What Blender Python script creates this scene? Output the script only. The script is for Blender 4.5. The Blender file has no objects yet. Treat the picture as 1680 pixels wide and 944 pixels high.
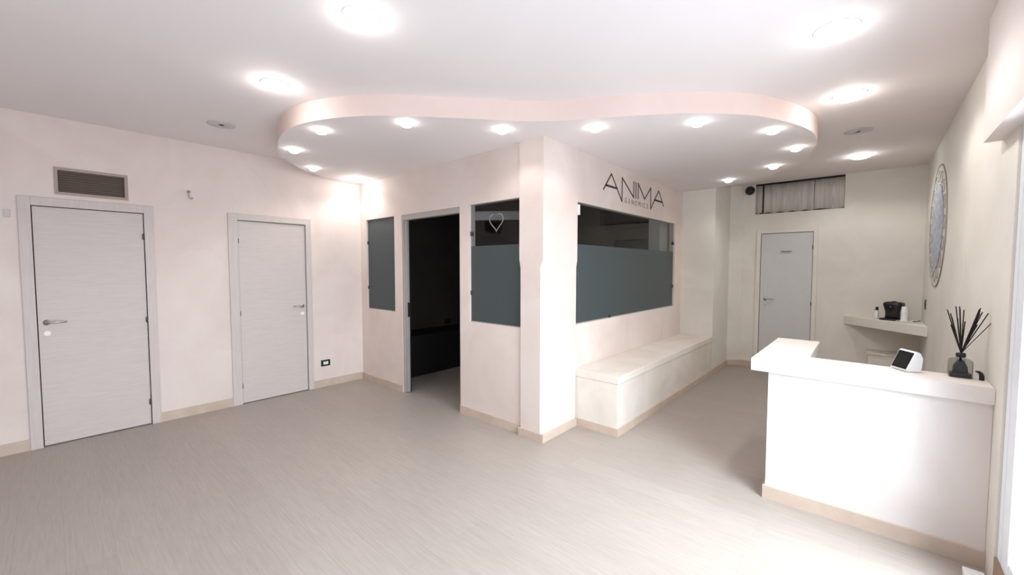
import bpy, bmesh, math, random
from mathutils import Vector, Matrix
random.seed(4)
S = bpy.context.scene
COL = S.collection

# ------------------------------------------------------------ camera
CAM_H = 1.563
cam_data = bpy.data.cameras.new('camera')
cam_data.sensor_width = 36.0
cam_data.lens = 36.0 * 668.8 / 1680.0
cam_data.clip_start = 0.03
cam = bpy.data.objects.new('camera', cam_data)
COL.objects.link(cam)
_y, _p, _r = math.radians(45 - 3.58), math.radians(-2.802), math.radians(0.038)
_F = Vector((math.cos(_y) * math.cos(_p), math.sin(_y) * math.cos(_p), math.sin(_p)))
_R = Vector((math.sin(_y), -math.cos(_y), 0))
_U = _R.cross(_F)
_R2 = _R * math.cos(_r) + _U * math.sin(_r)
_U2 = _U * math.cos(_r) - _R * math.sin(_r)
cam.matrix_world = Matrix(((_R2.x, _U2.x, -_F.x, 0), (_R2.y, _U2.y, -_F.y, 0), (_R2.z, _U2.z, -_F.z, CAM_H), (0, 0, 0, 1)))
S.camera = cam

# ------------------------------------------------------------ world, exposure, daylight
SPOT_CEIL = 20.0
SPOT_SOFF = 7.5
DAYLIGHT = 590.0
S.view_settings.view_transform = 'Standard'
S.view_settings.look = 'None'
S.view_settings.exposure = 0.0
S.view_settings.gamma = 1.0
S.view_settings.use_curve_mapping = False
W = bpy.data.worlds.new('World')
S.world = W
W.use_nodes = True
W.node_tree.nodes['Background'].inputs[0].default_value = (0.80, 0.90, 1.0, 1)
W.node_tree.nodes['Background'].inputs[1].default_value = 2.4
dl = bpy.data.lights.new('daylight_through_shopfront', 'AREA')
dl.shape = 'RECTANGLE'; dl.size = 3.0; dl.size_y = 2.0
dl.energy = DAYLIGHT; dl.color = (0.86, 0.93, 1.0)
dlo = bpy.data.objects.new('daylight_through_shopfront', dl)
COL.objects.link(dlo)
dlo.location = (1.6, -2.3, 2.9)
dlo.rotation_euler = (math.radians(48), 0, math.radians(-8))
# added upward area light to lift the ceiling, in place of pavement bounce
gl_ = bpy.data.lights.new('ceiling_fill', 'AREA')
gl_.shape = 'RECTANGLE'; gl_.size = 4.5; gl_.size_y = 1.6; gl_.energy = 200.0; gl_.color = (0.93, 0.95, 1.0)
glo = bpy.data.objects.new('ceiling_fill', gl_); COL.objects.link(glo)
glo.location = (0.4, -1.75, 0.05); glo.rotation_euler = (math.radians(142), 0, 0)

# ------------------------------------------------------------ dimensions (metres)
ZC, ZS = 2.858, 2.701
YL, XA, YW, XR, YR = 5.343, 2.878, 2.178, 7.304, -0.49
XB = -2.6            # wall behind the camera
XK = 3.14            # counter front

# ------------------------------------------------------------ materials
def s2l(c):
    c = c / 255.0
    return c / 12.92 if c <= 0.04045 else ((c + 0.055) / 1.055) ** 2.4
def rgb(r, g, b): return (s2l(r), s2l(g), s2l(b), 1)

def newmat(name):
    m = bpy.data.materials.new(name); m.use_nodes = True
    nt = m.node_tree; b = nt.nodes['Principled BSDF']
    return m, nt, b

def plain(name, col, rough=0.5, metal=0.0, spec=0.5, var=0.04):
    """procedural: base colour with a slight noise variation"""
    m, nt, b = newmat(name)
    tc = nt.nodes.new('ShaderNodeTexCoord'); nz = nt.nodes.new('ShaderNodeTexNoise')
    nz.inputs['Scale'].default_value = 14.0; nz.inputs['Detail'].default_value = 3
    nt.links.new(tc.outputs['Object'], nz.inputs['Vector'])
    mx = nt.nodes.new('ShaderNodeMix'); mx.data_type = 'RGBA'
    mx.inputs['A'].default_value = tuple(c * (1 - var) for c in col[:3]) + (1,)
    mx.inputs['B'].default_value = tuple(min(1, c * (1 + var)) for c in col[:3]) + (1,)
    nt.links.new(nz.outputs['Fac'], mx.inputs['Factor'])
    nt.links.new(mx.outputs['Result'], b.inputs['Base Color'])
    b.inputs['Roughness'].default_value = rough
    b.inputs['Metallic'].default_value = metal
    b.inputs['Specular IOR Level'].default_value = spec
    return m

def plaster(name, a, b_, scale=1.3, rough=0.55, bump=0.06):
    m, nt, b = newmat(name)
    N = nt.nodes; Lk = nt.links
    tc = N.new('ShaderNodeTexCoord')
    n1 = N.new('ShaderNodeTexNoise'); n1.inputs['Scale'].default_value = scale
    n1.inputs['Detail'].default_value = 5; n1.inputs['Roughness'].default_value = 0.6; n1.inputs['Distortion'].default_value = 0.8
    Lk.new(tc.outputs['Object'], n1.inputs['Vector'])
    cr = N.new('ShaderNodeValToRGB')
    cr.color_ramp.elements[0].position = 0.34; cr.color_ramp.elements[0].color = a
    cr.color_ramp.elements[1].position = 0.66; cr.color_ramp.elements[1].color = b_
    Lk.new(n1.outputs['Fac'], cr.inputs['Fac'])
    Lk.new(cr.outputs['Color'], b.inputs['Base Color'])
    n2 = N.new('ShaderNodeTexNoise'); n2.inputs['Scale'].default_value = 45; n2.inputs['Detail'].default_value = 4
    Lk.new(tc.outputs['Object'], n2.inputs['Vector'])
    bp = N.new('ShaderNodeBump'); bp.inputs['Strength'].default_value = bump; bp.inputs['Distance'].default_value = 0.01
    Lk.new(n2.outputs['Fac'], bp.inputs['Height']); Lk.new(bp.outputs['Normal'], b.inputs['Normal'])
    b.inputs['Roughness'].default_value = rough
    b.inputs['Specular IOR Level'].default_value = 0.3
    return m

def grain(name, c1, c2, stretch, rough=0.5, spec=0.4, scale=6):
    """wood grain: noise stretched along one axis"""
    m, nt, b = newmat(name); N = nt.nodes; Lk = nt.links
    tc = N.new('ShaderNodeTexCoord'); mp = N.new('ShaderNodeMapping'); mp.inputs['Scale'].default_value = stretch
    nz = N.new('ShaderNodeTexNoise'); nz.inputs['Scale'].default_value = scale; nz.inputs['Detail'].default_value = 6
    nz.inputs['Roughness'].default_value = 0.65; nz.inputs['Distortion'].default_value = 0.4
    cr = N.new('ShaderNodeValToRGB')
    cr.color_ramp.elements[0].position = 0.3; cr.color_ramp.elements[0].color = c1
    cr.color_ramp.elements[1].position = 0.7; cr.color_ramp.elements[1].color = c2
    Lk.new(tc.outputs['Object'], mp.inputs['Vector']); Lk.new(mp.outputs['Vector'], nz.inputs['Vector'])
    Lk.new(nz.outputs['Fac'], cr.inputs['Fac']); Lk.new(cr.outputs['Color'], b.inputs['Base Color'])
    b.inputs['Roughness'].default_value = rough; b.inputs['Specular IOR Level'].default_value = spec
    return m

def emis(name, col, strength):
    m, nt, b = newmat(name)
    b.inputs['Base Color'].default_value = (0.9, 0.9, 0.9, 1)
    b.inputs['Emission Color'].default_value = col
    b.inputs['Emission Strength'].default_value = strength
    return m

def clear_glass(name, tint=(1, 1, 1, 1), ior=1.45):
    m = bpy.data.materials.new(name); m.use_nodes = True
    nt = m.node_tree; N = nt.nodes; N.clear()
    out = N.new('ShaderNodeOutputMaterial'); tr = N.new('ShaderNodeBsdfTransparent'); gl = N.new('ShaderNodeBsdfGlossy')
    tr.inputs['Color'].default_value = tint; gl.inputs['Roughness'].default_value = 0.02
    lw = N.new('ShaderNodeLayerWeight'); lw.inputs['Blend'].default_value = 0.5
    pw = N.new('ShaderNodeMath'); pw.operation = 'POWER'; pw.inputs[1].default_value = 5.0
    ma = N.new('ShaderNodeMath'); ma.operation = 'MULTIPLY_ADD'; ma.inputs[1].default_value = 0.7; ma.inputs[2].default_value = ((ior - 1) / (ior + 1)) ** 2
    nt.links.new(lw.outputs['Facing'], pw.inputs[0]); nt.links.new(pw.outputs[0], ma.inputs[0])
    fr = ma
    mx = N.new('ShaderNodeMixShader')
    nt.links.new(fr.outputs[0], mx.inputs[0]); nt.links.new(tr.outputs[0], mx.inputs[1]); nt.links.new(gl.outputs[0], mx.inputs[2])
    nt.links.new(mx.outputs[0], out.inputs['Surface'])
    return m

def floor_mat():
    m, nt, b = newmat('laminate_floor'); N = nt.nodes; Lk = nt.links
    tc = N.new('ShaderNodeTexCoord')
    rot = N.new('ShaderNodeMapping'); rot.inputs['Rotation'].default_value = (0, 0, math.radians(90))
    Lk.new(tc.outputs['Object'], rot.inputs['Vector'])
    br = N.new('ShaderNodeTexBrick'); br.offset = 0.37
    br.inputs['Color1'].default_value = rgb(163, 153, 145); br.inputs['Color2'].default_value = rgb(167, 157, 149)
    br.inputs['Mortar'].default_value = rgb(155, 145, 136)
    br.inputs['Scale'].default_value = 1.0; br.inputs['Mortar Size'].default_value = 0.0012
    br.inputs['Mortar Smooth'].default_value = 0.5; br.inputs['Bias'].default_value = 0.0
    br.inputs['Brick Width'].default_value = 1.28; br.inputs['Row Height'].default_value = 0.19
    Lk.new(rot.outputs['Vector'], br.inputs['Vector'])
    mp = N.new('ShaderNodeMapping'); mp.inputs['Scale'].default_value = (34, 2.0, 1)
    Lk.new(tc.outputs['Object'], mp.inputs['Vector'])
    nz = N.new('ShaderNodeTexNoise'); nz.inputs['Scale'].default_value = 2.2; nz.inputs['Detail'].default_value = 7
    nz.inputs['Roughness'].default_value = 0.7; nz.inputs['Distortion'].default_value = 0.5
    Lk.new(mp.outputs['Vector'], nz.inputs['Vector'])
    cr = N.new('ShaderNodeValToRGB')
    cr.color_ramp.elements[0].position = 0.3; cr.color_ramp.elements[0].color = (0.88, 0.875, 0.86, 1)
    cr.color_ramp.elements[1].position = 0.72; cr.color_ramp.elements[1].color = (1.07, 1.07, 1.07, 1)
    Lk.new(nz.outputs['Fac'], cr.inputs['Fac'])
    mx = N.new('ShaderNodeMix'); mx.data_type = 'RGBA'; mx.blend_type = 'MULTIPLY'; mx.inputs['Factor'].default_value = 1
    Lk.new(br.outputs['Color'], mx.inputs['A']); Lk.new(cr.outputs['Color'], mx.inputs['B'])
    Lk.new(mx.outputs['Result'], b.inputs['Base Color'])
    b.inputs['Roughness'].default_value = 0.42; b.inputs['Specular IOR Level'].default_value = 0.45
    bp = N.new('ShaderNodeBump'); bp.inputs['Strength'].default_value = 0.12; bp.inputs['Distance'].default_value = 0.004
    Lk.new(nz.outputs['Fac'], bp.inputs['Height']); Lk.new(bp.outputs['Normal'], b.inputs['Normal'])
    return m

M = {}
M['wall'] = plaster('pink_cream_plaster', rgb(219, 203, 195), rgb(229, 216, 208))
M['wall_white'] = plaster('pale_cream_plaster', rgb(222, 217, 207), rgb(232, 228, 220))
M['bench'] = plaster('worn_cream_plaster', rgb(216, 206, 195), rgb(229, 221, 212), scale=2.4)
M['counter'] = plaster('white_plaster', rgb(222, 213, 208), rgb(230, 223, 219))
M['ceiling'] = plaster('ceiling_paint', rgb(232, 225, 223), rgb(235, 228, 226), scale=0.8, rough=0.8, bump=0.02)
M['soffit_side'] = plaster('peach_paint', rgb(228, 206, 197), rgb(233, 213, 205), rough=0.7)
M['gloom_wall'] = plaster('unlit_room_gloom', rgb(60, 52, 50), rgb(68, 60, 57), rough=0.8)  # the dark room's lack of light is put into this wall colour
M['floor'] = floor_mat()
M['base'] = plaster('beige_skirting_stone', rgb(194, 174, 158), rgb(205, 186, 171), scale=5, rough=0.4)
M['door'] = grain('whitewashed_wood', rgb(200, 189, 184), rgb(211, 201, 196), (1.2, 1.2, 22), 0.5)
M['door_frame'] = grain('whitewashed_frame_wood', rgb(200, 189, 184), rgb(209, 200, 195), (12, 12, 0.8), 0.5)
M['door_back'] = plain('grey_white_lacquer', rgb(205, 205, 205), 0.4)
M['gap'] = plain('dark_gap', rgb(40, 34, 32), 0.9)
M['black'] = plain('black_plastic', rgb(16, 16, 18), 0.35)
M['blackmat'] = plain('black_matt', rgb(14, 12, 12), 0.8)
M['white'] = plain('white_plastic', rgb(238, 238, 238), 0.35, var=0.01)
M['steel'] = plain('brushed_steel', rgb(190, 188, 186), 0.3, metal=1.0)
M['alu'] = plain('grey_aluminium', rgb(176, 172, 168), 0.45, metal=0.35)
M['hinge'] = plain('dark_hinge_metal', rgb(92, 84, 78), 0.4, metal=0.6)
M['glass'] = clear_glass('clear_glass', (0.80, 0.82, 0.82, 1), 1.40)
M['shop_glass'] = clear_glass('shopfront_glass', (0.97, 0.99, 1.0, 1), 1.3)
M['emit'] = emis('lamp_diffuser_glow', (1, 0.98, 0.97, 1), 22)
M['vent'] = plain('brown_vent_panel', rgb(112, 96, 86), 0.7)
M['vent_frame'] = plain('taupe_vent_frame', rgb(170, 152, 142), 0.6)
M['spk'] = plain('grey_speaker_grille', rgb(200, 196, 196), 0.7)
M['sign'] = plain('dark_brown_vinyl', rgb(64, 42, 36), 0.5)
M['sign_black'] = plain('black_vinyl', rgb(26, 16, 14), 0.5)
M['sign_soft'] = plain('mauve_vinyl', rgb(150, 125, 122), 0.5)
M['screen'] = plain('dark_screen', rgb(48, 48, 46), 0.15)
M['bezel'] = plain('screen_bezel', rgb(26, 24, 24), 0.2)
M['heart'] = plain('grey_heart_vinyl', rgb(135, 128, 128), 0.6)
M['shop_frame'] = plain('white_shopfront_frame', rgb(236, 241, 248), 0.35)
M['plinth'] = plain('brown_threshold_stone', rgb(150, 126, 108), 0.6)
M['cabinet'] = plain('dark_cabinet', rgb(18, 15, 15), 0.6)
M['greybar'] = plain('pale_grey_metal', rgb(242, 240, 240), 0.5)
M['greypanel'] = plain('interior_grey_panel', rgb(190, 186, 180), 0.7)
M['pavement'] = plain('pavement_outside', rgb(190, 195, 205), 0.8)

# frosted film glass: a grey green surface that lets a little light through
def frosted():
    m, nt, b = newmat('frosted_glass'); N = nt.nodes; Lk = nt.links
    tc = N.new('ShaderNodeTexCoord'); nz = N.new('ShaderNodeTexNoise'); nz.inputs['Scale'].default_value = 30
    Lk.new(tc.outputs['Object'], nz.inputs['Vector'])
    cr = N.new('ShaderNodeValToRGB'); cr.color_ramp.elements[0].color = rgb(76, 86, 88); cr.color_ramp.elements[1].color = rgb(81, 91, 93)
    Lk.new(nz.outputs['Fac'], cr.inputs['Fac']); Lk.new(cr.outputs['Color'], b.inputs['Base Color'])
    b.inputs['Roughness'].default_value = 0.42; b.inputs['Transmission Weight'].default_value = 0.3
    b.inputs['Specular IOR Level'].default_value = 0.35
    return m
M['frost'] = frosted()

def fabric():
    m, nt, b = newmat('grey_curtain_fabric'); N = nt.nodes; Lk = nt.links
    tc = N.new('ShaderNodeTexCoord'); wv = N.new('ShaderNodeTexWave'); wv.inputs['Scale'].default_value = 60
    wv.inputs['Distortion'].default_value = 2
    Lk.new(tc.outputs['Object'], wv.inputs['Vector'])
    cr = N.new('ShaderNodeValToRGB'); cr.color_ramp.elements[0].color = rgb(200, 194, 190); cr.color_ramp.elements[1].color = rgb(216, 210, 206)
    Lk.new(wv.outputs['Fac'], cr.inputs['Fac']); Lk.new(cr.outputs['Color'], b.inputs['Base Color'])
    b.inputs['Roughness'].default_value = 0.9
    return m
M['fabric'] = fabric()

def lace():
    m, nt, b = newmat('blue_grey_lace_print'); N = nt.nodes; Lk = nt.links
    tc = N.new('ShaderNodeTexCoord')
    vo = N.new('ShaderNodeTexVoronoi'); vo.inputs['Scale'].default_value = 16
    Lk.new(tc.outputs['Object'], vo.inputs['Vector'])
    cr = N.new('ShaderNodeValToRGB'); cr.color_ramp.elements[0].color = rgb(140, 146, 162); cr.color_ramp.elements[1].color = rgb(186, 190, 200)
    cr.color_ramp.elements[0].position = 0.1; cr.color_ramp.elements[1].position = 0.75
    Lk.new(vo.outputs['Distance'], cr.inputs['Fac']); Lk.new(cr.outputs['Color'], b.inputs['Base Color'])
    b.inputs['Roughness'].default_value = 0.7
    return m
M['lace'] = lace()
M['ring'] = plain('grey_green_ring', rgb(206, 206, 198), 0.7)
M['ring_dark'] = plain('dark_ring_line', rgb(164, 154, 148), 0.7)
M['bottle_glass'] = clear_glass('smoky_bottle_glass', (0.72, 0.72, 0.70, 1), 1.5)
M['liquid'] = plain('dark_fragrance_liquid', rgb(20, 18, 18), 0.15)
M['reed'] = plain('black_reed', rgb(24, 18, 18), 0.8)

# ------------------------------------------------------------ mesh helpers
def link(name, bm, mat, parent=None, smooth=False, kind=None):
    bmesh.ops.recalc_face_normals(bm, faces=bm.faces)
    me = bpy.data.meshes.new(name); bm.to_mesh(me); bm.free()
    if isinstance(mat, (list, tuple)):
        for q in mat: me.materials.append(q)
    else: me.materials.append(mat)
    if smooth:
        for p in me.polygons: p.use_smooth = True
    o = bpy.data.objects.new(name, me); COL.objects.link(o)
    if parent:
        o.parent = parent
    if kind: o['kind'] = kind
    return o

def box(bm, x0, x1, y0, y1, z0, z1, bev=0.0, mi=0):
    vs = [bm.verts.new((x, y, z)) for x in (x0, x1) for y in (y0, y1) for z in (z0, z1)]
    idx = [(0, 1, 3, 2), (4, 6, 7, 5), (0, 4, 5, 1), (2, 3, 7, 6), (0, 2, 6, 4), (1, 5, 7, 3)]
    fs = [bm.faces.new([vs[i] for i in f]) for f in idx]
    for f in fs: f.material_index = mi
    if bev > 0:
        es = list({e for f in fs for e in f.edges})
        bmesh.ops.recalc_face_normals(bm, faces=fs)
        bmesh.ops.bevel(bm, geom=es, offset=bev, segments=2, affect='EDGES', profile=0.6)
    return fs

def prism(bm, pts, z0, z1, mi=0, side_mi=None):
    """vertical prism from a plan polygon"""
    b = [bm.verts.new((x, y, z0)) for x, y in pts]; t = [bm.verts.new((x, y, z1)) for x, y in pts]
    f1 = bm.faces.new(b); f2 = bm.faces.new(t); f1.material_index = f2.material_index = mi
    n = len(pts)
    for i in range(n):
        f = bm.faces.new((b[i], b[(i + 1) % n], t[(i + 1) % n], t[i]))
        f.material_index = mi if side_mi is None else side_mi

def loft(bm, rings, cap=True):
    R = [[bm.verts.new(p) for p in r] for r in rings]
    n = len(R[0])
    for a, b in zip(R, R[1:]):
        for i in range(n):
            bm.faces.new((a[i], a[(i + 1) % n], b[(i + 1) % n], b[i]))
    if cap:
        bm.faces.new(R[0]); bm.faces.new(R[-1])

def lathe(bm, prof, seg=24, c=(0, 0, 0), axis='z', sx=1, sy=1):
    rings = []
    for r, z in prof:
        ring = []
        for i in range(seg):
            a = 2 * math.pi * i / seg
            u, v = r * math.cos(a) * sx, r * math.sin(a) * sy
            if axis == 'z': p = (c[0] + u, c[1] + v, c[2] + z)
            elif axis == 'x': p = (c[0] + z, c[1] + u, c[2] + v)
            else: p = (c[0] + u, c[1] + z, c[2] + v)
            ring.append(p)
        rings.append(ring)
    loft(bm, rings)

def tube(bm, pts, r, seg=8):
    pts = [Vector(p) for p in pts]; rings = []
    for i, p in enumerate(pts):
        t = (pts[min(i + 1, len(pts) - 1)] - pts[max(i - 1, 0)]).normalized()
        ref = Vector((0, 0, 1)) if abs(t.z) < 0.9 else Vector((1, 0, 0))
        u = t.cross(ref).normalized(); v = t.cross(u)
        rr = r[i] if isinstance(r, (list, tuple)) else r
        rings.append([tuple(p + u * (rr * math.cos(2 * math.pi * k / seg)) + v * (rr * math.sin(2 * math.pi * k / seg))) for k in range(seg)])
    loft(bm, rings)

def panel(bm, axis, p0, p1, u0, u1, z0, z1, holes=()):
    """wall slab with rectangular holes. axis 'x': slab between x=p0..p1, u runs along y; 'y': the other way round; 'z': u is x and 'z' is y"""
    us = sorted({u0, u1} | {h[i] for h in holes for i in (0, 1)}); zs = sorted({z0, z1} | {h[i] for h in holes for i in (2, 3)})
    us = [u for u in us if u0 <= u <= u1]; zs = [z for z in zs if z0 <= z <= z1]
    def solid(i, j):
        if i < 0 or j < 0 or i >= len(us) - 1 or j >= len(zs) - 1: return False
        cu, cz = (us[i] + us[i + 1]) / 2, (zs[j] + zs[j + 1]) / 2
        return not any(h[0] < cu < h[1] and h[2] < cz < h[3] for h in holes)
    cache = {}
    def V(p, u, z):
        k = (p, u, z)
        if k not in cache:
            co = (p, u, z) if axis == 'x' else ((u, p, z) if axis == 'y' else (u, z, p))
            cache[k] = bm.verts.new(co)
        return cache[k]
    for i in range(len(us) - 1):
        for j in range(len(zs) - 1):
            if not solid(i, j): continue
            a, b, c, d = us[i], us[i + 1], zs[j], zs[j + 1]
            for p in (p0, p1): bm.faces.new((V(p, a, c), V(p, b, c), V(p, b, d), V(p, a, d)))
            if not solid(i - 1, j): bm.faces.new((V(p0, a, c), V(p0, a, d), V(p1, a, d), V(p1, a, c)))
            if not solid(i + 1, j): bm.faces.new((V(p0, b, c), V(p0, b, d), V(p1, b, d), V(p1, b, c)))
            if not solid(i, j - 1): bm.faces.new((V(p0, a, c), V(p0, b, c), V(p1, b, c), V(p1, a, c)))
            if not solid(i, j + 1): bm.faces.new((V(p0, a, d), V(p0, b, d), V(p1, b, d), V(p1, a, d)))

def struct(name, bm, mat, parent=None, smooth=False):
    return link(name, bm, mat, parent, smooth, None if parent else 'structure')

def tag(o, label, cat, group=None):
    o['label'] = label; o['category'] = cat
    if group: o['group'] = group
    return o

def thing(name, label, cat, loc=(0, 0, 0), group=None):
    o = bpy.data.objects.new(name, None); COL.objects.link(o); o.location = loc
    o.empty_display_size = 0.1
    return tag(o, label, cat, group)

def stroot(name, loc=(0, 0, 0)):
    o = bpy.data.objects.new(name, None); COL.objects.link(o); o.location = loc; o['kind'] = 'structure'
    return o

NB = bmesh.new

# ------------------------------------------------------------ setting
bm = NB(); box(bm, XB - .1, XR + .1, -0.62, YL + .1, -0.08, 0.0); struct('floor', bm, M['floor'])
bm = NB(); box(bm, XB - .1, XR + .1, -0.62, YL + .1, ZC, ZC + 0.08); struct('ceiling', bm, M['ceiling'])
bm = NB(); box(bm, XB - 8, XR + 8, -12, -0.62, -0.14, -0.06); struct('ground', bm, M['pavement'])

# left wall with two door openings and the vent recess
D1 = (-0.100, 0.640, 0.0, 2.095); D2 = (1.395, 2.150, 0.0, 2.100)
VENT = (0.075, 0.500, 2.222, 2.412)
bm = NB(); panel(bm, 'y', YL, YL + 0.10, XB - .1, XA + 0.09, 0, ZC, (D1, D2, VENT)); struct('wall_left', bm, M['wall'])
# rear wall behind the camera
bm = NB(); box(bm, XB - .1, XB, -0.62, YL, 0, ZC); struct('wall_rear', bm, M['wall'])
# partition A with window, doorway, window
WA1 = (4.509, 5.194, 1.0, 2.206); DA = (3.275, 4.351, 0.0, 2.203); WA2 = (2.4315, 3.129, 1.0, 2.206)
bm = NB(); panel(bm, 'x', XA, XA + 0.085, 2.4315, YL, 0, ZC, (WA1, DA, WA2)); struct('wall_partition', bm, M['wall'])
# window wall W
WW = (3.406, 6.080, 1.0, 2.206)
bm = NB(); panel(bm, 'y', YW, YW + 0.085, 3.406, 6.359, 0, ZC, (WW,)); struct('wall_front', bm, M['wall'])
# column at the corner: wider above 1.6 m, chamfered below
def sq(z, c, d):
    x0, x1, y0, y1 = 2.856, 3.406, 2.157, 2.4315
    return [(x0 + c, y0, z), (x1 - d, y0, z), (x1, y0 + d, z), (x1, y1, z), (x0 + d, y1, z), (x0, y1 - d, z), (x0, y0 + c, z)]
bm = NB()
loft(bm, [sq(0.0, .030, .018), sq(1.565, .030, .018), sq(1.635, .002, .001), sq(ZS, .002, .001)])
struct('wall_column', bm, M['wall'])
# plaster blocks behind the column's lower part so the windows end where it does
# pier at the far end of the bench, with an angled back corner
bm = NB(); prism(bm, [(6.359, 2.263), (6.359, 1.715), (7.17, 1.715), (7.303, 1.555), (7.303, 2.263)], 0, ZC)
struct('wall_pier', bm, M['wall_white'])
# back wall R
D3 = (0.640, 1.308, 0.0, 2.092); TR = (0.315, 1.392, 2.392, 2.850)
bm = NB(); panel(bm, 'x', XR, XR + 0.10, -0.59, 2.263, 0, ZC, (D3, TR)); struct('wall_back', bm, M['wall_white'])
# right wall
bm = NB(); box(bm, 2.99, XR, YR - 0.10, YR, 0, ZC); struct('wall_right', bm, M['wall_white'])
# dark room behind the partition
bm = NB(); box(bm, XR, XR + .1, 2.263, YL + .1, 0, ZC); struct('wall_interior_back', bm, M['gloom_wall'])
bm = NB(); box(bm, XA + .09, XR, YL, YL + .1, 0, ZC); struct('wall_interior_left', bm, M['gloom_wall'])
bm = NB(); box(bm, XA + .086, XR, YW + 0.09, YL, ZC - .02, ZC - .001); struct('ceiling_interior', bm, M['gloom_wall'])
bm = NB(); box(bm, 5.80, 6.359, 2.30, 2.46, 0, ZC - .021); struct('wall_interior_pier', bm, M['greypanel'])

# bulkhead over the shopfront (roller shutter housing)
bm = NB()
box(bm, XB, 3.29, -0.62, -0.418, 2.222, ZC)
struct('wall_bulkhead', bm, M['counter'])
bm = NB(); box(bm, 0.9, 2.62, -0.418, -0.4165, 2.768, 2.772); struct('trim_1', bm, M['gap'])

# curved dropped ceiling
outline = [(XA, YL), (2.52, 5.315), (2.212, 5.161), (1.916, 4.943), (1.60, 4.545), (1.42, 4.10), (1.345, 3.70), (1.385, 3.34), (1.565, 2.955),
           (1.83, 2.655), (2.20, 2.32), (2.47, 2.085), (2.65, 1.87), (2.79, 1.64), (2.94, 1.37), (3.155, 1.058), (3.48, 0.735),
           (3.80, 0.557), (4.14, 0.438), (4.46, 0.402), (4.82, 0.44), (5.40, 0.62), (5.86, 0.93), (6.18, 1.32), (6.33, 1.715)]
def catmull(P, n=6):
    out = []
    for i in range(len(P) - 1):
        p0 = P[max(i - 1, 0)]; p1 = P[i]; p2 = P[i + 1]; p3 = P[min(i + 2, len(P) - 1)]
        for k in range(n):
            t = k / n
            out.append(tuple(0.5 * ((2 * p1[j]) + (-p0[j] + p2[j]) * t + (2 * p0[j] - 5 * p1[j] + 4 * p2[j] - p3[j]) * t * t + (-p0[j] + 3 * p1[j] - 3 * p2[j] + p3[j]) * t ** 3) for j in (0, 1)))
    out.append(P[-1]); return out
pl = catmull(outline) + [(6.359, 1.76), (6.359, YW), (XA, YW)]
bm = NB(); prism(bm, pl, ZS, ZC, 0, 1); struct('ceiling_lower', bm, [M['ceiling'], M['soffit_side']])

# baseboards
def base(name, segs, h=0.085):
    bm = NB()
    for x0, x1, y0, y1 in segs: box(bm, x0, x1, y0, y1, 0, h)
    struct(name, bm, M['base'])
t = 0.012
base('baseboard_left', [(XB, -0.155, YL - t, YL), (0.692, 1.320, YL - t, YL), (2.197, XA, YL - t, YL)], 0.095)
base('baseboard_partition', [(XA - t, XA, 4.352, YL - t), (XA - t, XA, 2.4315, 3.274)])
base('baseboard_column', [(2.842, 2.8555, 2.143, 2.4315), (2.8555, 3.4000, 2.143, 2.1565)], 0.075)
bm = NB(); prism(bm, [(6.36, 1.715), (6.36, 1.703), (7.164, 1.703), (7.291, 1.55), (7.303, 1.555), (7.17, 1.715)], 0, 0.08)
struct('baseboard_pier', bm, M['base'])
base('baseboard_back', [(XR - t, XR, 1.354, 1.549), (XR - t, XR, -0.01, 0.592)])
base('baseboard_rear', [(XB, XB + t, -0.4, YL - t)])

# ------------------------------------------------------------ doors
def lever(root, x, y, z, dirx, axis, out, rose='round'):
    """lever handle: pivot at (x,y,z), lever runs dirx along u; out = direction from the wall"""
    def P(u, w, z): return (x + u, y + w * out, z) if axis == 'y' else (x + w * out, y + u, z)
    bm = NB()
    tube(bm, [P(0, 0.0, z), P(0, 0.006, z)], 0.023, 20)
    tube(bm, [P(0, 0.006, z), P(0, 0.040, z)], 0.009, 12)
    tube(bm, [P(0, 0.040, z), P(dirx * 0.02, 0.046, z), P(dirx * 0.06, 0.046, z + .002), P(dirx * 0.118, 0.044, z - .002)], [0.010, 0.010, 0.009, 0.007], 12)
    h = link('door_handle', bm, M['steel'], root, True); h['label'] = 'satin metal lever handle'
    bm = NB()
    tube(bm, [P(0, 0.0, z - 0.095), P(0, 0.006, z - 0.095)], 0.021, 20)
    tube(bm, [P(0, 0.006, z - 0.095), P(0, 0.0075, z - 0.095)], 0.006, 10)
    k = link('key_rosette', bm, M['white'] if axis == 'y' else M['steel'], root)

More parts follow.
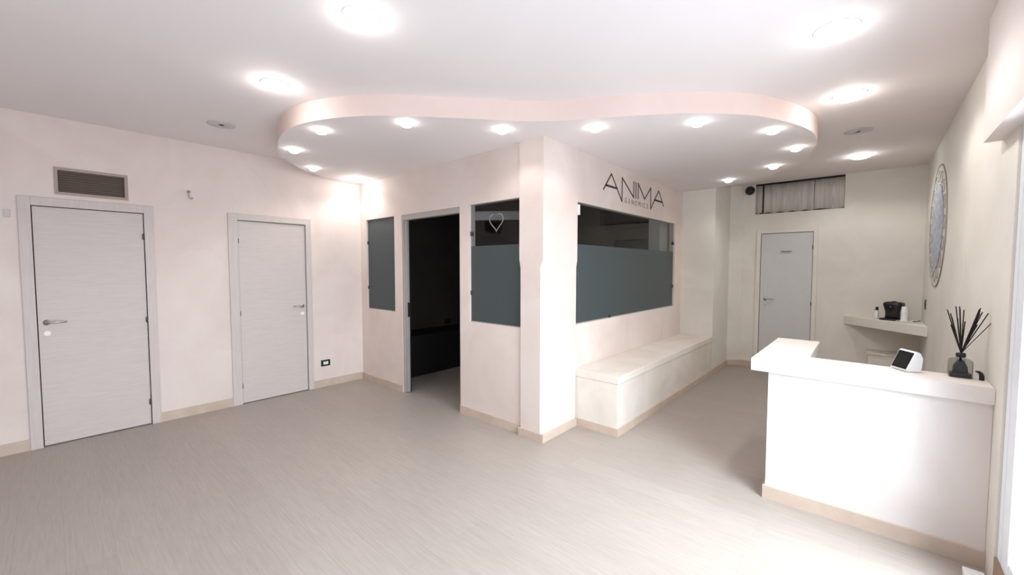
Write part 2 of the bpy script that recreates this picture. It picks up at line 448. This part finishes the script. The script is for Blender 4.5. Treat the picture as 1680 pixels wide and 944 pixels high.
def door(name, axis, p, out, outer, leaf, zt_out, zt_leaf, mleaf, mframe, handle_u, handle_dir, hinge_u, hinge_z, hz):
    root = stroot(name)
    def B(bm, u0, u1, w0, w1, z0, z1, bev=0.0):
        a, b = sorted((p + w0 * out, p + w1 * out))
        if axis == 'y': box(bm, u0, u1, a, b, z0, z1, bev)
        else: box(bm, a, b, u0, u1, z0, z1, bev)
    bm = NB()
    B(bm, outer[0], leaf[0] - .006, -0.02, 0.018, 0, zt_out, 0.003)
    B(bm, leaf[1] + .006, outer[1], -0.02, 0.018, 0, zt_out, 0.003)
    B(bm, leaf[0] - .006, leaf[1] + .006, -0.02, 0.0175, zt_leaf + .006, zt_out, 0.003)
    link('door_frame', bm, mframe, root)
    bm = NB(); B(bm, leaf[0], leaf[1], -0.045, -0.004, 0.008, zt_leaf, 0.002); link('door_leaf', bm, mleaf, root)
    bm = NB(); B(bm, leaf[0] - .02, leaf[1] + .02, -0.09, -0.06, 0.0, zt_leaf + .02); link('door_backing', bm, M['gap'], root)
    for z in hinge_z:
        bm = NB()
        c = (hinge_u, p + 0.008 * out) if axis == 'y' else (p + 0.008 * out, hinge_u)
        lathe(bm, [(0.0055, -0.028), (0.008, -0.022), (0.008, 0.022), (0.0055, 0.028)], 12, (c[0], c[1], z))
        link('hinge', bm, M['hinge'], root, True)
    if axis == 'y': lever(root, handle_u, p - 0.004 * out, hz, handle_dir, axis, out)
    else: lever(root, p - 0.004 * out, handle_u, hz, handle_dir, axis, out)
    return root
door('door_1', 'y', YL, -1, (-0.160, 0.695), (-0.082, 0.620), 2.160, 2.082, M['door'], M['door_frame'], -0.032, 1, 0.617, (1.86, 1.05, 0.23), 1.085)
door('door_2', 'y', YL, -1, (1.315, 2.200), (1.412, 2.130), 2.165, 2.088, M['door'], M['door_frame'], 2.082, -1, 1.408, (1.86, 1.04, 0.21), 1.083)
d3 = door('door_3', 'x', XR, -1, (0.590, 1.358), (0.650, 1.298), 2.146, 2.082, M['door_back'], M['wall_white'], 1.225, -1, 0.648, (1.86, 1.04, 0.22), 1.083)
bm = NB(); box(bm, XR - 0.006, XR - 0.002, 0.895, 1.048, 1.785, 1.822, 0.001); pz = link('door_plaque', bm, M['steel'], d3)
pz['label'] = 'small metal name plaque with an unreadable dark line'
bm = NB(); box(bm, XR - 0.0072, XR - 0.006, 0.91, 1.033, 1.799, 1.810); link('plaque_line', bm, M['gap'], pz)

# doorway in the partition with a grey metal frame, sliding leaf edge tucked in the left jamb
r4 = stroot('door_4')
bm = NB()
for (a, b, c, d) in ((DA[0], DA[0] + .012, 0, DA[3]), (DA[1] - .030, DA[1], 0, DA[3])):
    box(bm, XA + 0.006, XA + 0.079, a, b, c, d, 0.002)
box(bm, XA + 0.006, XA + 0.079, DA[0] + .012, DA[1] - .03, DA[3] - 0.062, DA[3], 0.002)
link('door_frame', bm, M['alu'], r4)
bm = NB(); box(bm, XA + 0.022, XA + 0.066, DA[1] - .070, DA[1] - .0305, 0.01, DA[3] - .0625, 0.003)
lf = link('sliding_leaf_edge', bm, M['alu'], r4)
bm = NB(); box(bm, XA + 0.058, XA + 0.0705, DA[1] - .0715, DA[1] - .0695 + .003, 0.0105, DA[3] - .063)
box(bm, XA + 0.030, XA + 0.058, DA[1] - .0725, DA[1] - .069, 0.95, 1.13)
link('latch_plate', bm, M['blackmat'], lf)

# ------------------------------------------------------------ windows of the dark room
def iwindow(name, axis, p, u0, u1, z0, z1, zf, clips):
    root = stroot(name)
    g0, g1 = p + 0.026, p + 0.034
    def B(bm, a, b, c, d, e, f):
        if axis == 'x': box(bm, a, b, c, d, e, f)
        else: box(bm, c, d, a, b, e, f)
    bm = NB(); B(bm, g0, g1, u0 + .001, u1 - .001, z0 + .001, zf); o = link('frosted_pane', bm, M['frost'], root)
    if zf < z1 - .01:
        bm = NB(); B(bm, g0, g1, u0 + .001, u1 - .001, zf, z1 - .001); link('clear_pane', bm, M['glass'], root)
    bm = NB(); B(bm, p + .020, p + .040, u0, u1, z0, z0 + .008); link('window_frame', bm, M['alu'], root)
    for (u, z) in clips:
        bm = NB(); B(bm, p + .014, p + .042, u - .012, u + .012, z - .022, z + .022); link('glass_clip', bm, M['hinge'], root)
    return root
iwindow('window_1', 'x', XA, WA1[0], WA1[1], 1.0, 2.206, 2.205, ((WA1[1] - .012, 1.90), (WA1[1] - .012, 1.29)))
w2 = iwindow('window_2', 'x', XA, WA2[0], WA2[1], 1.0, 2.206, 1.782, ((WA2[1] - .012, 1.91), (WA2[1] - .012, 1.30)))
w3 = iwindow('window_3', 'y', YW, WW[0], WW[1], 1.0, 2.206, 1.796, ((WW[1] - .012, 1.92), (WW[1] - .012, 1.29), (4.15, 1.012)))
# heart decal outline on window 2 glass
bm = NB()
hp = []
for i in range(49):
    a = 2 * math.pi * i / 48
    hx = 16 * math.sin(a) ** 3; hz = 13 * math.cos(a) - 5 * math.cos(2 * a) - 2 * math.cos(3 * a) - math.cos(4 * a)
    hp.append((hx / 16 * 0.098, hz / 17 * 0.108))
cy, cz = 2.765, 2.012
for sc_in, sc_out in ((0.86, 1.0),):
    A = [bm.verts.new((XA + 0.0245, cy + x * sc_out, cz + z * sc_out)) for x, z in hp[:-1]]
    Bv = [bm.verts.new((XA + 0.0245, cy + x * sc_in, cz + z * sc_in + .002)) for x, z in hp[:-1]]
    A2 = [bm.verts.new((XA + 0.0255, cy + x * sc_out, cz + z * sc_out)) for x, z in hp[:-1]]
    B2 = [bm.verts.new((XA + 0.0255, cy + x * sc_in, cz + z * sc_in + .002)) for x, z in hp[:-1]]
    n = len(A)
    for i in range(n):
        j = (i + 1) % n
        bm.faces.new((A[i], A[j], Bv[j], Bv[i])); bm.faces.new((A2[i], A2[j], B2[j], B2[i]))
        bm.faces.new((A[i], A[j], A2[j], A2[i])); bm.faces.new((Bv[i], Bv[j], B2[j], B2[i]))
tag(link('heart_decal', bm, M['heart']), 'grey heart outline sticker on the narrow glass pane beside the column', 'decal')

# transom window in the back wall with grey curtains
r5 = stroot('window_4')
bm = NB(); box(bm, XR + .07, XR + .09, TR[0], TR[1], TR[2], TR[3]); link('window_pane', bm, M['blackmat'], r5)
bm = NB(); box(bm, XR - .004, XR + .02, TR[0], TR[1], TR[3] - .022, TR[3]); link('curtain_rail', bm, M['blackmat'], r5)
def curtain(y0, y1, name, label, waves, seed):
    rnd = random.Random(seed); bm = NB(); n = 60
    ph = rnd.random() * 6
    top, bot = [], []
    for layer in (0.0, 0.003):
        T, Bt = [], []
        for i in range(n + 1):
            f = i / n; y = y0 + (y1 - y0) * f
            w = 0.010 * math.sin(f * waves * 6.283 + ph) + 0.005 * math.sin(f * waves * 2.3 * 6.283 + ph * 2)
            T.append(bm.verts.new((XR + .030 + w * .6 + layer, y, TR[3] - .02)))
            Bt.append(bm.verts.new((XR + .028 + w + layer, y + .004 * math.sin(f * 21), TR[2] + .012 + 0.008 * math.sin(f * waves * 6.283 + ph))))
        for i in range(n): bm.faces.new((T[i], T[i + 1], Bt[i + 1], Bt[i]))
        top.append(T); bot.append(Bt)
    for i in range(n):
        bm.faces.new((top[0][i], top[0][i + 1], top[1][i + 1], top[1][i])); bm.faces.new((bot[0][i], bot[0][i + 1], bot[1][i + 1], bot[1][i]))
    for e in (0, n): bm.faces.new((top[0][e], bot[0][e], bot[1][e], top[1][e]))
    o = link(name, bm, M['fabric'], None, True); tag(o, label, 'curtain', 'grey curtains in the high window above the back door')
curtain(1.302, 1.388, 'curtain', 'narrow grey curtain strip left of the gap in the high back window', 1.3, 2)
curtain(0.660, 1.282, 'curtain.001', 'wide pleated grey curtain in the middle of the high window above the back door', 4, 5)
curtain(0.318, 0.655, 'curtain.002', 'flat grey curtain panel at the right end of the high window above the back door', 1.0, 9)

# ------------------------------------------------------------ shopfront (right of the camera)
root = stroot('window_5')
bm = NB()
for x0, x1 in ((2.925, 2.988), (2.80, 2.915), (1.05, 1.13), (-0.75, -0.67), (-2.60, -2.52)):
    box(bm, x0, x1, -0.575, -0.500, 0.16, 2.222, 0.003)
for x0, x1 in ((1.13, 2.80), (-0.67, 1.05), (-2.52, -0.75)):
    box(bm, x0, x1, -0.570, -0.505, 0.16, 0.23); box(bm, x0, x1, -0.570, -0.505, 2.15, 2.222)
link('window_frame', bm, M['shop_frame'], root)
bm = NB(); box(bm, 2.9155, 2.9245, -0.56, -0.512, 0.16, 2.215); link('seal', bm, M['gap'], root)
for x0, x1 in ((1.13, 2.80), (-0.67, 1.05), (-2.52, -0.75)):
    bm = NB(); box(bm, x0, x1, -0.540, -0.534, 0.23, 2.15); link('window_pane', bm, M['shop_glass'], root)
bm = NB(); box(bm, XB, 2.988, -0.60, -0.49, 0.0, 0.16); link('threshold', bm, M['plinth'], root)

# ------------------------------------------------------------ lamps
def spotlight(x, y, z, r, energy, label, group, angle, name, blend=0.7, spill=0.0):
    root = thing(name, label, 'ceiling light', (x, y, z), group)
    bm = NB()
    lathe(bm, [(r * 1.02, 0.0), (r * 1.10, 0.0), (r * 1.10, -0.003), (r * 1.03, -0.004)], 28)
    link('trim_ring', bm, M['white'], root, True)
    bm = NB()
    lathe(bm, [(r * 1.02, 0.0), (r * 1.02, -0.012), (r * .93, -0.022), (r * .72, -0.031), (r * .4, -0.036), (r * .05, -0.038)], 28)
    link('diffuser', bm, M['emit'], root, True)
    # downward beam, plus the weaker sideways spill of the domed diffuser
    for kd, en, dz, rad in (('SPOT', energy, -.05, r * .8),) + ((('POINT', spill, -.075, .03),) if spill else ()):
        l = bpy.data.lights.new('lamp_beam' if kd == 'SPOT' else 'lamp_spill', kd); l.energy = en
        if kd == 'SPOT': l.spot_size = math.radians(angle); l.spot_blend = blend
        l.shadow_soft_size = rad; l.color = (1.0, 0.97, 0.945)
        o = bpy.data.objects.new(l.name, l); COL.objects.link(o); o.parent = root; o.location = (0, 0, dz)
    return root
GC = 'large round recessed lights in the main ceiling'
for i, (x, y, r, lab) in enumerate([
    (1.111, 2.021, .085, 'large round recessed light at the top centre-left of the photo, nearest the camera'),
    (1.104, 3.204, .085, 'large round recessed light just left of the curved dropped ceiling'),
    (2.875, 0.188, .095, 'large round recessed light above the counter, nearest the top right of the photo'),
    (4.018, 0.169, .095, 'large round recessed light beside the right end of the curved dropped ceiling'),
    (6.230, 0.141, .095, 'recessed main ceiling light nearest the back wall with the curtained high window')]):
    spotlight(x, y, ZC, r, SPOT_CEIL * (.62 if i < 2 else (1.0 if i == 2 else 1.5)), lab, GC, 156, 'ceiling_light', blend=.4, spill=(0.9, 1.6, 0.5, 1.6, 1.0)[i])
GS = 'small round spotlights around the curved dropped ceiling'
soff = [(1.528, 3.453, 'beside the left rim glow'), (1.599, 4.215, 'leftmost of all on the left lobe'),
        (2.031, 4.812, 'lower left of the left lobe, towards the second door'), (2.660, 5.020, 'in the left room corner'),
        (1.896, 2.778, 'second left of the column top'),
        (2.506, 2.319, 'nearest left of the column top'), (2.973, 1.720, 'nearest right of the column top, above the sign'),
        (3.390, 1.057, 'second to the right of the column top'), (3.991, 0.651, 'directly below the right rim glow'),
        (4.715, 0.577, 'rightmost of all on the right lobe'), (5.386, 0.862, 'above the curtained window'),
        (5.852, 1.431, 'farthest back, above the pier beyond the bench')]
for i, (x, y, lab) in enumerate(soff):
    spotlight(x, y, ZS, .047, SPOT_SOFF * (1.0 if i != 3 else 1.6), 'small spotlight in the curved ceiling, ' + lab, GS, 140, 'recessed_spotlight', blend=.5, spill=2.5 if i == 3 else 0.0)

# ceiling speakers
for x, y, lab in ((1.076, 4.461, 'round grey ceiling speaker above the two left doors'), (5.114, 0.141, 'round grey ceiling speaker near the back right ceiling light')):
    root = thing('ceiling_speaker', lab, 'speaker', (x, y, ZC), 'round grilles in the main ceiling')
    bm = NB(); lathe(bm, [(.085, 0), (.108, 0), (.108, -.005), (.09, -.008)], 32); link('rim', bm, M['spk'], root, True)
    bm = NB(); lathe(bm, [(.085, -.002), (.06, -.006), (.02, -.008)], 32); link('grille', bm, M['spk'], root, True)

# ------------------------------------------------------------ fittings on the left wall
root = thing('wall_vent', 'brown recessed rectangular vent above the leftmost door', 'vent', (0.287, YL, 2.317))
bm = NB(); panel(bm, 'y', YL - .006, YL + .004, .052, .523, 2.198, 2.436, (VENT,))
for v in bm.verts: v.co -= Vector((0.287, YL, 2.317))
link('frame', bm, M['vent_frame'], root)
bm = NB(); box(bm, VENT[0] - .287, VENT[1] - .287, .045, .06, -.095, .095)
for k in range(9):
    z = -.084 + k * .021
    box(bm, VENT[0] - .287, VENT[1] - .287, .020, .0455, z - .003, z + .003)
link('louvre_panel', bm, M['vent'], root)

bm = NB()
tube(bm, [(0.985, YL, 2.345), (0.985, YL - .012, 2.345)], .014, 14)
tube(bm, [(0.985, YL - .01, 2.35), (0.975, YL - .045, 2.33), (0.975, YL - .055, 2.29), (0.992, YL - .04, 2.272), (1.01, YL - .03, 2.28)], .006, 8)
tag(link('wall_hook', bm, M['alu'], None, True), 'small metal hook on the wall between the two left doors, high up', 'hook')
bm = NB(); box(bm, -.232, -.198, YL - .012, YL, 1.975, 2.04, .004); tag(link('wall_sensor', bm, M['spk']), 'tiny grey sensor on the wall left of the leftmost door', 'sensor')

def socket(name, axis, x, y, z, w, h, label, mplate, mins):
    root = thing(name, label, 'socket', (x, y, z))
    bm = NB(); box(bm, -w / 2, w / 2, -.009, 0, -h / 2, h / 2, .002); link('cover_plate', bm, mplate, root)
    for k in (-1, 1):
        bm = NB(); box(bm, k * w * .14 - w * .125, k * w * .14 + w * .125, -.012, -.0088, -h * .24, h * .24, .001); link('insert', bm, mins, root)
    if axis == 'x-': root.rotation_euler.z = -math.pi / 2
    if axis == 'y+': root.rotation_euler.z = math.pi
    return root
socket('wall_socket', 'y-', 2.354, YL, 0.312, .118, .080, 'black framed wall socket with white inserts right of the second door', M['black'], M['white'])
socket('wall_socket', 'y-', 4.41, YL, 0.66, .118, .082, 'black wall socket inside the dark room, seen through the doorway', M['blackmat'], M['blackmat'])
socket('wall_switch', 'y+', 6.84, YR, 1.13, .085, .115, 'dark oblong wall plate on the right wall above the corner shelf', M['hinge'], M['hinge'])['category'] = 'switch'

# inside the dark room
root = thing('low_cabinet', 'black low cabinet inside the dark room, seen through the doorway', 'cabinet', (4.4, 5.08, 0))
bm = NB(); box(bm, -1.42, 1.2, -.24, .255, 0.0, .56, .006); link('body', bm, M['cabinet'], root)
bm = NB(); box(bm, -1.43, 1.21, -.25, .258, .5605, .59, .004); link('top', bm, M['cabinet'], root)
a = Vector((3.18, 3.40, 2.145)); b = Vector((3.70, 2.72, 2.145)); mid = (a + b) / 2
ang = math.atan2((b - a).y, (b - a).x); Ln = (b - a).length / 2
root = thing('hanging_bar', 'long pale grey hanging bar inside the dark room, behind the heart sticker', 'lamp', tuple(mid))  # pale level bar hung on two thin wires
root.rotation_euler.z = ang
bm = NB(); box(bm, -Ln, Ln, -.03, .03, -.048, .048, .006); link('housing', bm, M['greybar'], root)
for u in (-.3, .3):
    bm = NB(); tube(bm, [(u, 0, .048), (u, 0, ZC - .02 - 2.145)], .002, 6); link('wire', bm, M['hinge'], root)
root = thing('transom_reflection', 'black panel in place of a reflection, high on the far wall of the dark room, seen through the long window', 'panel', (7.30, 3.42, 2.46))  # black boxes modelled in place of the transom's reflection in the long window
bm = NB(); box(bm, -.03, -.004, -.56, .56, -.18, .16, .002); link('reflection_sheet', bm, M['blackmat'], root)
bm = NB(); box(bm, -.06, -.002, -.58, .58, .161, .22, .006); link('reflection_top_band', bm, M['blackmat'], root)

# white sensor on the column edge beside the long window
bm = NB(); box(bm, 3.407, 3.440, YW - .030, YW, 2.075, 2.176, .006)
tag(link('contact_sensor', bm, M['white']), 'small white box at the top left corner of the long window beside the column', 'sensor')

# ------------------------------------------------------------ sign on the window wall
sign = thing('wall_sign', 'thin dark lettering reading ANIMA GENOMICS on the wall above the long window', 'sign', (4.78, YW, 2.45))
def stroke(bm, p, q, w, mi=0):
    p = Vector((p[0], 0, p[1])); q = Vector((q[0], 0, q[1])); d = (q - p).normalized(); nrm = Vector((-d.z, 0, d.x)) * w / 2
    p = p - d * w * .35; q = q + d * w * .35
    vs = []
    for yy in (YW - .004, YW - .0005):
        for c in (p + nrm, q + nrm, q - nrm, p - nrm): vs.append(bm.verts.new((c.x - 4.78, yy - YW, c.z - 2.45)))
    for f in ((0, 1, 2, 3), (4, 5, 6, 7), (0, 1, 5, 4), (1, 2, 6, 5), (2, 3, 7, 6), (3, 0, 4, 7)):
        fc = bm.faces.new([vs[i] for i in f]); fc.material_index = mi
T_, B_, D_ = 2.590, 2.404, 2.322
letters = [
    [((3.941, B_ - .004), (4.114, T_), 0), ((4.114, T_), (4.372, D_), 0), ((3.990, 2.451), (4.250, 2.451), 1)],
    [((4.372, D_), (4.372, T_), 0), ((4.372, T_), (4.676, B_), 0), ((4.676, B_), (4.676, T_), 0)],
    [((4.737, T_), (4.737, B_), 0)],
    [((4.800, B_), (4.800, T_), 0), ((4.800, T_), (4.990, 2.425), 0), ((4.990, 2.425), (5.176, T_), 0), ((5.176, T_), (5.180, D_), 0)],
    [((5.180, D_), (5.435, T_), 0), ((5.435, T_), (5.615, B_), 0), ((5.300, 2.454), (5.560, 2.454), 1)]]
for L in letters:
    bm = NB()
    for p, q, mi in L: stroke(bm, p, q, .016 if mi == 0 else .021, mi)
    link('letter', bm, [M['sign'], M['sign_black']], sign)
x = 4.425
for ch in 'GENOMICS':
    cu = bpy.data.curves.new('letter', 'FONT'); cu.body = ch; cu.size = 0.088; cu.extrude = 0.001; cu.align_x = 'CENTER'
    tmp = bpy.data.objects.new('tmp', cu); COL.objects.link(tmp)
    bpy.context.view_layer.update()
    me = bpy.data.meshes.new_from_object(tmp.evaluated_get(bpy.context.evaluated_depsgraph_get()))
    bpy.data.objects.remove(tmp); bpy.data.curves.remove(cu)
    wd = .046 if ch == 'I' else (.092 if ch in 'MGO' else .084)
    me.transform(Matrix.Translation((x + wd / 2 - 4.78, -.002, 2.316 - 2.45)) @ Matrix.Rotation(math.pi / 2, 4, 'X'))
    me.materials.clear(); me.materials.append(M['sign_soft'])
    o = bpy.data.objects.new('small_letter', me); COL.objects.link(o); o.parent = sign
    x += wd + .005

# ------------------------------------------------------------ dome on the back wall
root = thing('dome_camera', 'small black dome on the back wall left of the curtained high window', 'camera', (XR, 1.469, 2.765))
bm = NB(); lathe(bm, [(.062, 0), (.066, -.006), (.066, -.022), (.055, -.026)], 24, axis='x'); link('mount', bm, M['black'], root, True)
bm = NB(); lathe(bm, [(.054, -.026), (.050, -.045), (.038, -.064), (.020, -.076), (.003, -.080)], 24, axis='x'); link('dome', bm, M['black'], root, True)

# ------------------------------------------------------------ bench
root = thing('bench', 'built-in cream plastered bench under the long window', 'bench', (3.406, 1.725, 0))
ox, oy = 3.406, 1.725
bm = NB(); box(bm, 3.412 - ox, 6.358 - ox, 1.716 - oy, 2.177 - oy, 0.0, .488, .004); link('base', bm, M['bench'], root)
bm = NB(); box(bm, 3.407 - ox, 6.358 - ox, 1.706 - oy, 2.177 - oy, .4885, .559, .006); link('seat_slab', bm, M['bench'], root)
bm = NB(); box(bm, 3.400 - ox, 3.412 - ox, 1.704 - oy, 2.141 - oy, 0, .075); box(bm, 3.412 - ox, 6.359 - ox, 1.704 - oy, 1.716 - oy, 0, .075)
sk = link('skirting', bm, M['base'], root); sk['label'] = 'beige skirting strip'

# ------------------------------------------------------------ reception counter
ZT = 0.953
root = thing('reception_counter', 'white plastered L-shaped reception counter by the shopfront at right', 'counter', (XK + .03, 0, 0))
ox = XK + .03
bm = NB()
prism(bm, [(0, -.489), (0, .498), (4.15 - ox, .498), (4.15 - ox, .36), (.16, .36), (.16, -.489)], 0, .868)
link('base', bm, M['counter'], root)
bm = NB()
prism(bm, [(XK - ox, -.489), (XK - ox, .597), (4.195 - ox, .597), (4.195 - ox, .302), (3.407 - ox, .302), (3.407 - ox, -.489)], .8685, ZT)
bmesh.ops.bevel(bm, geom=[e for e in bm.edges if all(v.co.z > .95 for v in e.verts)], offset=.004, segments=2, affect='EDGES')
link('countertop', bm, M['counter'], root)
bm = NB(); box(bm, -.014, 0, -.489, .512, 0, .088); box(bm, 0, 4.15 - ox, .498, .512, 0, .088)
sk = link('skirting', bm, M['base'], root); sk['label'] = 'beige skirting strip'

# smart display
P0 = Vector((3.385, -.103, 0)); P1 = Vector((3.287, -.168, 0)); P2 = Vector((3.358, -.228, 0))
c = (P0 + P2) / 2
root = thing('smart_display', 'white wedge-shaped tablet stand with a dark screen on the counter', 'display', (c.x, c.y, ZT))
ux = (P0 - P1).normalized(); bk = Vector((-ux.y, ux.x, 0))
if bk.dot(P2 - P1) < 0: bk = -bk
def W3(u, d, z): return tuple(P1 - Vector((c.x, c.y, 0)) + ux * u + bk * d + Vector((0, 0, z)))
prof = [(0.006, .002), (0.0, .008), (0.046, .116), (.054, .121), (.074, .112), (.088, .080), (.082, .020), (.072, .003)]
bm = NB(); wv = .118
loft(bm, [[W3(u, d, z) for d, z in prof] for u in (0.0, wv)])
bmesh.ops.recalc_face_normals(bm, faces=bm.faces)
bmesh.ops.bevel(bm, geom=[e for e in bm.edges], offset=.002, segments=2, affect='EDGES')
link('body', bm, M['white'], root)
sn = Vector((0.116 - .008, -(0.046), 0)).normalized()   # in (d,z): outward normal of the slanted face is (-,+)
def SL(u, f, off):
    d = 0.0 + .046 * f; z = .008 + .108 * f; ln = math.hypot(.108, .046)
    return W3(u, d - .108 / ln * off, z + .046 / ln * off)
for nm, m_, u0, u1, f0, f1, o0, o1 in (('bezel', M['bezel'], .006, .112, .07, .96, .0002, .0016), ('screen', M['screen'], .013, .105, .13, .90, .0016, .0024)):
    bm = NB()
    loft(bm, [[SL(u0, f0, o), SL(u1, f0, o), SL(u1, f1, o), SL(u0, f1, o)] for o in (o0, o1)])
    link(nm, bm, m_, root)

# reed diffuser
dx, dy = 3.352, -.388
root = thing('reed_diffuser', 'square smoky glass bottle with black reeds on the counter by the right wall', 'diffuser', (dx, dy, ZT))
def rr(hx, hy, z, c=.010, n=3):
    pts = []
    for sx, sy, a0 in ((1, 1, 0), (-1, 1, 90), (-1, -1, 180), (1, -1, 270)):
        for k in range(n + 1):
            a = math.radians(a0 + 90 * k / n)
            pts.append((sx * (hx - c) + c * math.cos(a), sy * (hy - c) + c * math.sin(a), z))
    return pts
bm = NB()
loft(bm, [rr(.036, .044, 0.0005), rr(.038, .046, .004), rr(.038, .046, .086), rr(.034, .042, .098), rr(.016, .016, .108), rr(.013, .013, .114), rr(.013, .013, .126)])
link('bottle', bm, M['bottle_glass'], root, False)
bm = NB(); loft(bm, [rr(.034, .042, .003), rr(.034, .042, .024)]); link('glass_base', bm, M['liquid'], root)
bm = NB(); loft(bm, [rr(.026, .030, .026), rr(.024, .027, .060), rr(.012, .013, .095)]); link('fragrance', bm, M['liquid'], root, True)
bm = NB(); lathe(bm, [(.0165, .112), (.020, .114), (.020, .132), (.016, .136), (.007, .136)], 20); link('collar', bm, M['black'], root, True)
# reeds: (sideways lean in y, height)
reeds = [(.062, .375), (.050, .355), (.044, .29), (.030, .395), (.022, .33), (.014, .395), (.008, .38), (-.006, .375), (-.012, .31),
         (-.058, .385), (-.064, .375), (-.070, .37), (-.090, .365), (-.052, .30), (-.125, .350), (.038, .33), (.004, .30), (.033, .27), (.026, .26), (.018, .285), (-.061, .36), (-.066, .39)]
for k, (ly, hz) in enumerate(reeds):
    bm = NB(); sx = random.uniform(-.025, .045)
    tube(bm, [(-.1 * sx, -.08 * ly, .03), (0.0, 0.0, .134), (sx, ly, hz)], .0025, 6)
    link('reed', bm, M['reed'], root)

# little black curved hook object on the counter by the wall
bm = NB()
tube(bm, [(3.325, -.466, ZT), (3.325, -.466, ZT + .022), (3.322, -.462, ZT + .036), (3.310, -.452, ZT + .046), (3.296, -.440, ZT + .050)], [.011, .010, .009, .007, .004], 12)
tag(link('black_hook', bm, M['black'], None, True), 'small black curved object on the counter against the right wall', 'ornament')

# white box on the floor at the foot of the counter, lower right
bm = NB(); box(bm, 2.960, 3.035, -.470, -.395, 0.0, .040, .004)
tag(link('white_block', bm, M['white']), 'small white block on the floor by the shopfront, cut by the bottom edge', 'block')

# ------------------------------------------------------------ round lace medallion on the right wall
mx, mz = 6.02, 1.985
root = thing('wall_medallion', 'large round blue-grey lace medallion on the right wall beyond the counter', 'wall decoration', (mx, YR, mz))
def ringmesh(r0, r1, y0, y1, sx=1.12, seg=72, a0=0, a1=360):
    bm = NB(); lathe(bm, [(r0, y0), (r1, y0), (r1, y1), (r0, y1), (r0, y0)], seg, axis='y', sx=sx); return bm
def ann(r0, r1, y0, y1, sx=1.12, seg=72):
    bm = NB(); R = []
    for r, y in ((r0, y0), (r1, y0), (r1, y1), (r0, y1)):
        R.append([bm.verts.new((r * math.cos(6.2831853 * i / seg) * sx, y, r * math.sin(6.2831853 * i / seg))) for i in range(seg)])
    for k in range(4):
        A, B = R[k], R[(k + 1) % 4]
        for i in range(seg): bm.faces.new((A[i], A[(i + 1) % seg], B[(i + 1) % seg], B[i]))
    return bm
link('outer_ring', ann(.607, .62, .001, .008), M['ring_dark'], root)
link('border', ann(.43, .607, .001, .004), M['ring'], root)
bm = NB(); lathe(bm, [(.43, .001), (.43, .012), (.30, .014), (.10, .015), (.004, .015)], 72, axis='y', sx=1.12)
link('lace_disc', bm, M['lace'], root)
# petals around the disc
bm = NB()
for k in range(16):
    a = 2 * math.pi * k / 16
    tube(bm, [((.445 + .06 * (1 - math.cos(s))) * 1.12 * math.cos(a + .13 * math.sin(s)), .008, (.445 + .06 * (1 - math.cos(s))) * math.sin(a + .13 * math.sin(s))) for s in [2 * math.pi * q / 12 for q in range(13)]], .0025, 5)
link('petal_tracery', bm, M['ring_dark'], root)

# ------------------------------------------------------------ corner shelf and the things on it
ZH = .898
bm = NB(); prism(bm, [(XR - .001, .276), (XR - .001, YR + .001), (6.478, YR + .001)], .787, ZH)
bmesh.ops.bevel(bm, geom=list(bm.edges), offset=.003, segments=1, affect='EDGES')
tag(link('corner_shelf', bm, M['wall_white']), 'triangular plastered shelf in the corner beyond the counter', 'shelf')
root = thing('low_corner_cabinet', 'low plastered box under the corner shelf beyond the counter', 'cabinet', (7.15, -.24, 0))
bm = NB(); box(bm, -.15, .153, -.249, .245, 0, .44, .004); link('body', bm, M['wall_white'], root)
bm = NB(); box(bm, -.165, .153, -.249, .262, .4405, .465, .003); link('top', bm, M['bench'], root)

root = thing('coffee_machine', 'black rounded capsule coffee machine on the corner shelf', 'coffee machine', (7.10, -.225, ZH))
root.rotation_euler.z = math.radians(-20)
bm = NB()
loft(bm, [rr(.070, .075, .018, .03), rr(.066, .070, .06, .03), rr(.068, .072, .11, .03), rr(.080, .085, .165, .035), rr(.085, .094, .200, .04), rr(.078, .088, .222, .04), rr(.05, .06, .232, .03)])
link('body', bm, M['black'], root, True)
bm = NB(); loft(bm, [rr(.085, .090, 0.0005, .03), rr(.090, .095, .012, .03), rr(.078, .082, .022, .03)])
for v in bm.verts: v.co.x -= .03; v.co.y += .02
link('drip_base', bm, M['black'], root, True)
bm = NB(); tube(bm, [(-.085, 0, .170), (-.115, 0, .165), (-.118, 0, .140)], [.022, .020, .014], 14); link('spout', bm, M['black'], root, True)
bm = NB(); box(bm, -.05, .05, -.012, .012, .228, .242, .005); link('lever', bm, M['black'], root)

root = thing('cup_stack', 'upturned white paper cup stack beside the coffee machine', 'cups', (6.98, -.318, ZH + .0085))
for k in range(4):
    bm = NB(); z = .030 * k
    lathe(bm, [(.034, z), (.0355, z + .003), (.034, z + .006), (.026, z + .085), (.002, z + .086)], 24); link('cup', bm, M['white'], root, True)
root = thing('serving_tray', 'flat white tray under the paper cups on the corner shelf', 'tray', (6.96, -.35, ZH))
bm = NB(); loft(bm, [rr(.075, .10, .0005, .02), rr(.085, .11, .006, .02), rr(.085, .11, .008, .02)]); link('plate', bm, M['white'], root)
root = thing('dispenser_bottle', 'small white bottle with a black cap left of the coffee machine', 'bottle', (7.15, -.066, ZH))
bm = NB(); lathe(bm, [(.020, 0.0005), (.022, .004), (.022, .085), (.014, .105), (.010, .112)], 20); link('body', bm, M['white'], root, True)
bm = NB(); lathe(bm, [(.015, .111), (.015, .150), (.012, .154), (.003, .154)], 16); link('cap', bm, M['black'], root, True)
bm = NB(); tube(bm, [(6.90, -.395, ZH + .012), (6.96, -.43, ZH + .013), (7.03, -.46, ZH + .014)], [.006, .004, .008], 8)
tag(link('spoon', bm, M['black'], None, True), 'short black stirrer lying at the right end of the white tray', 'utensil')
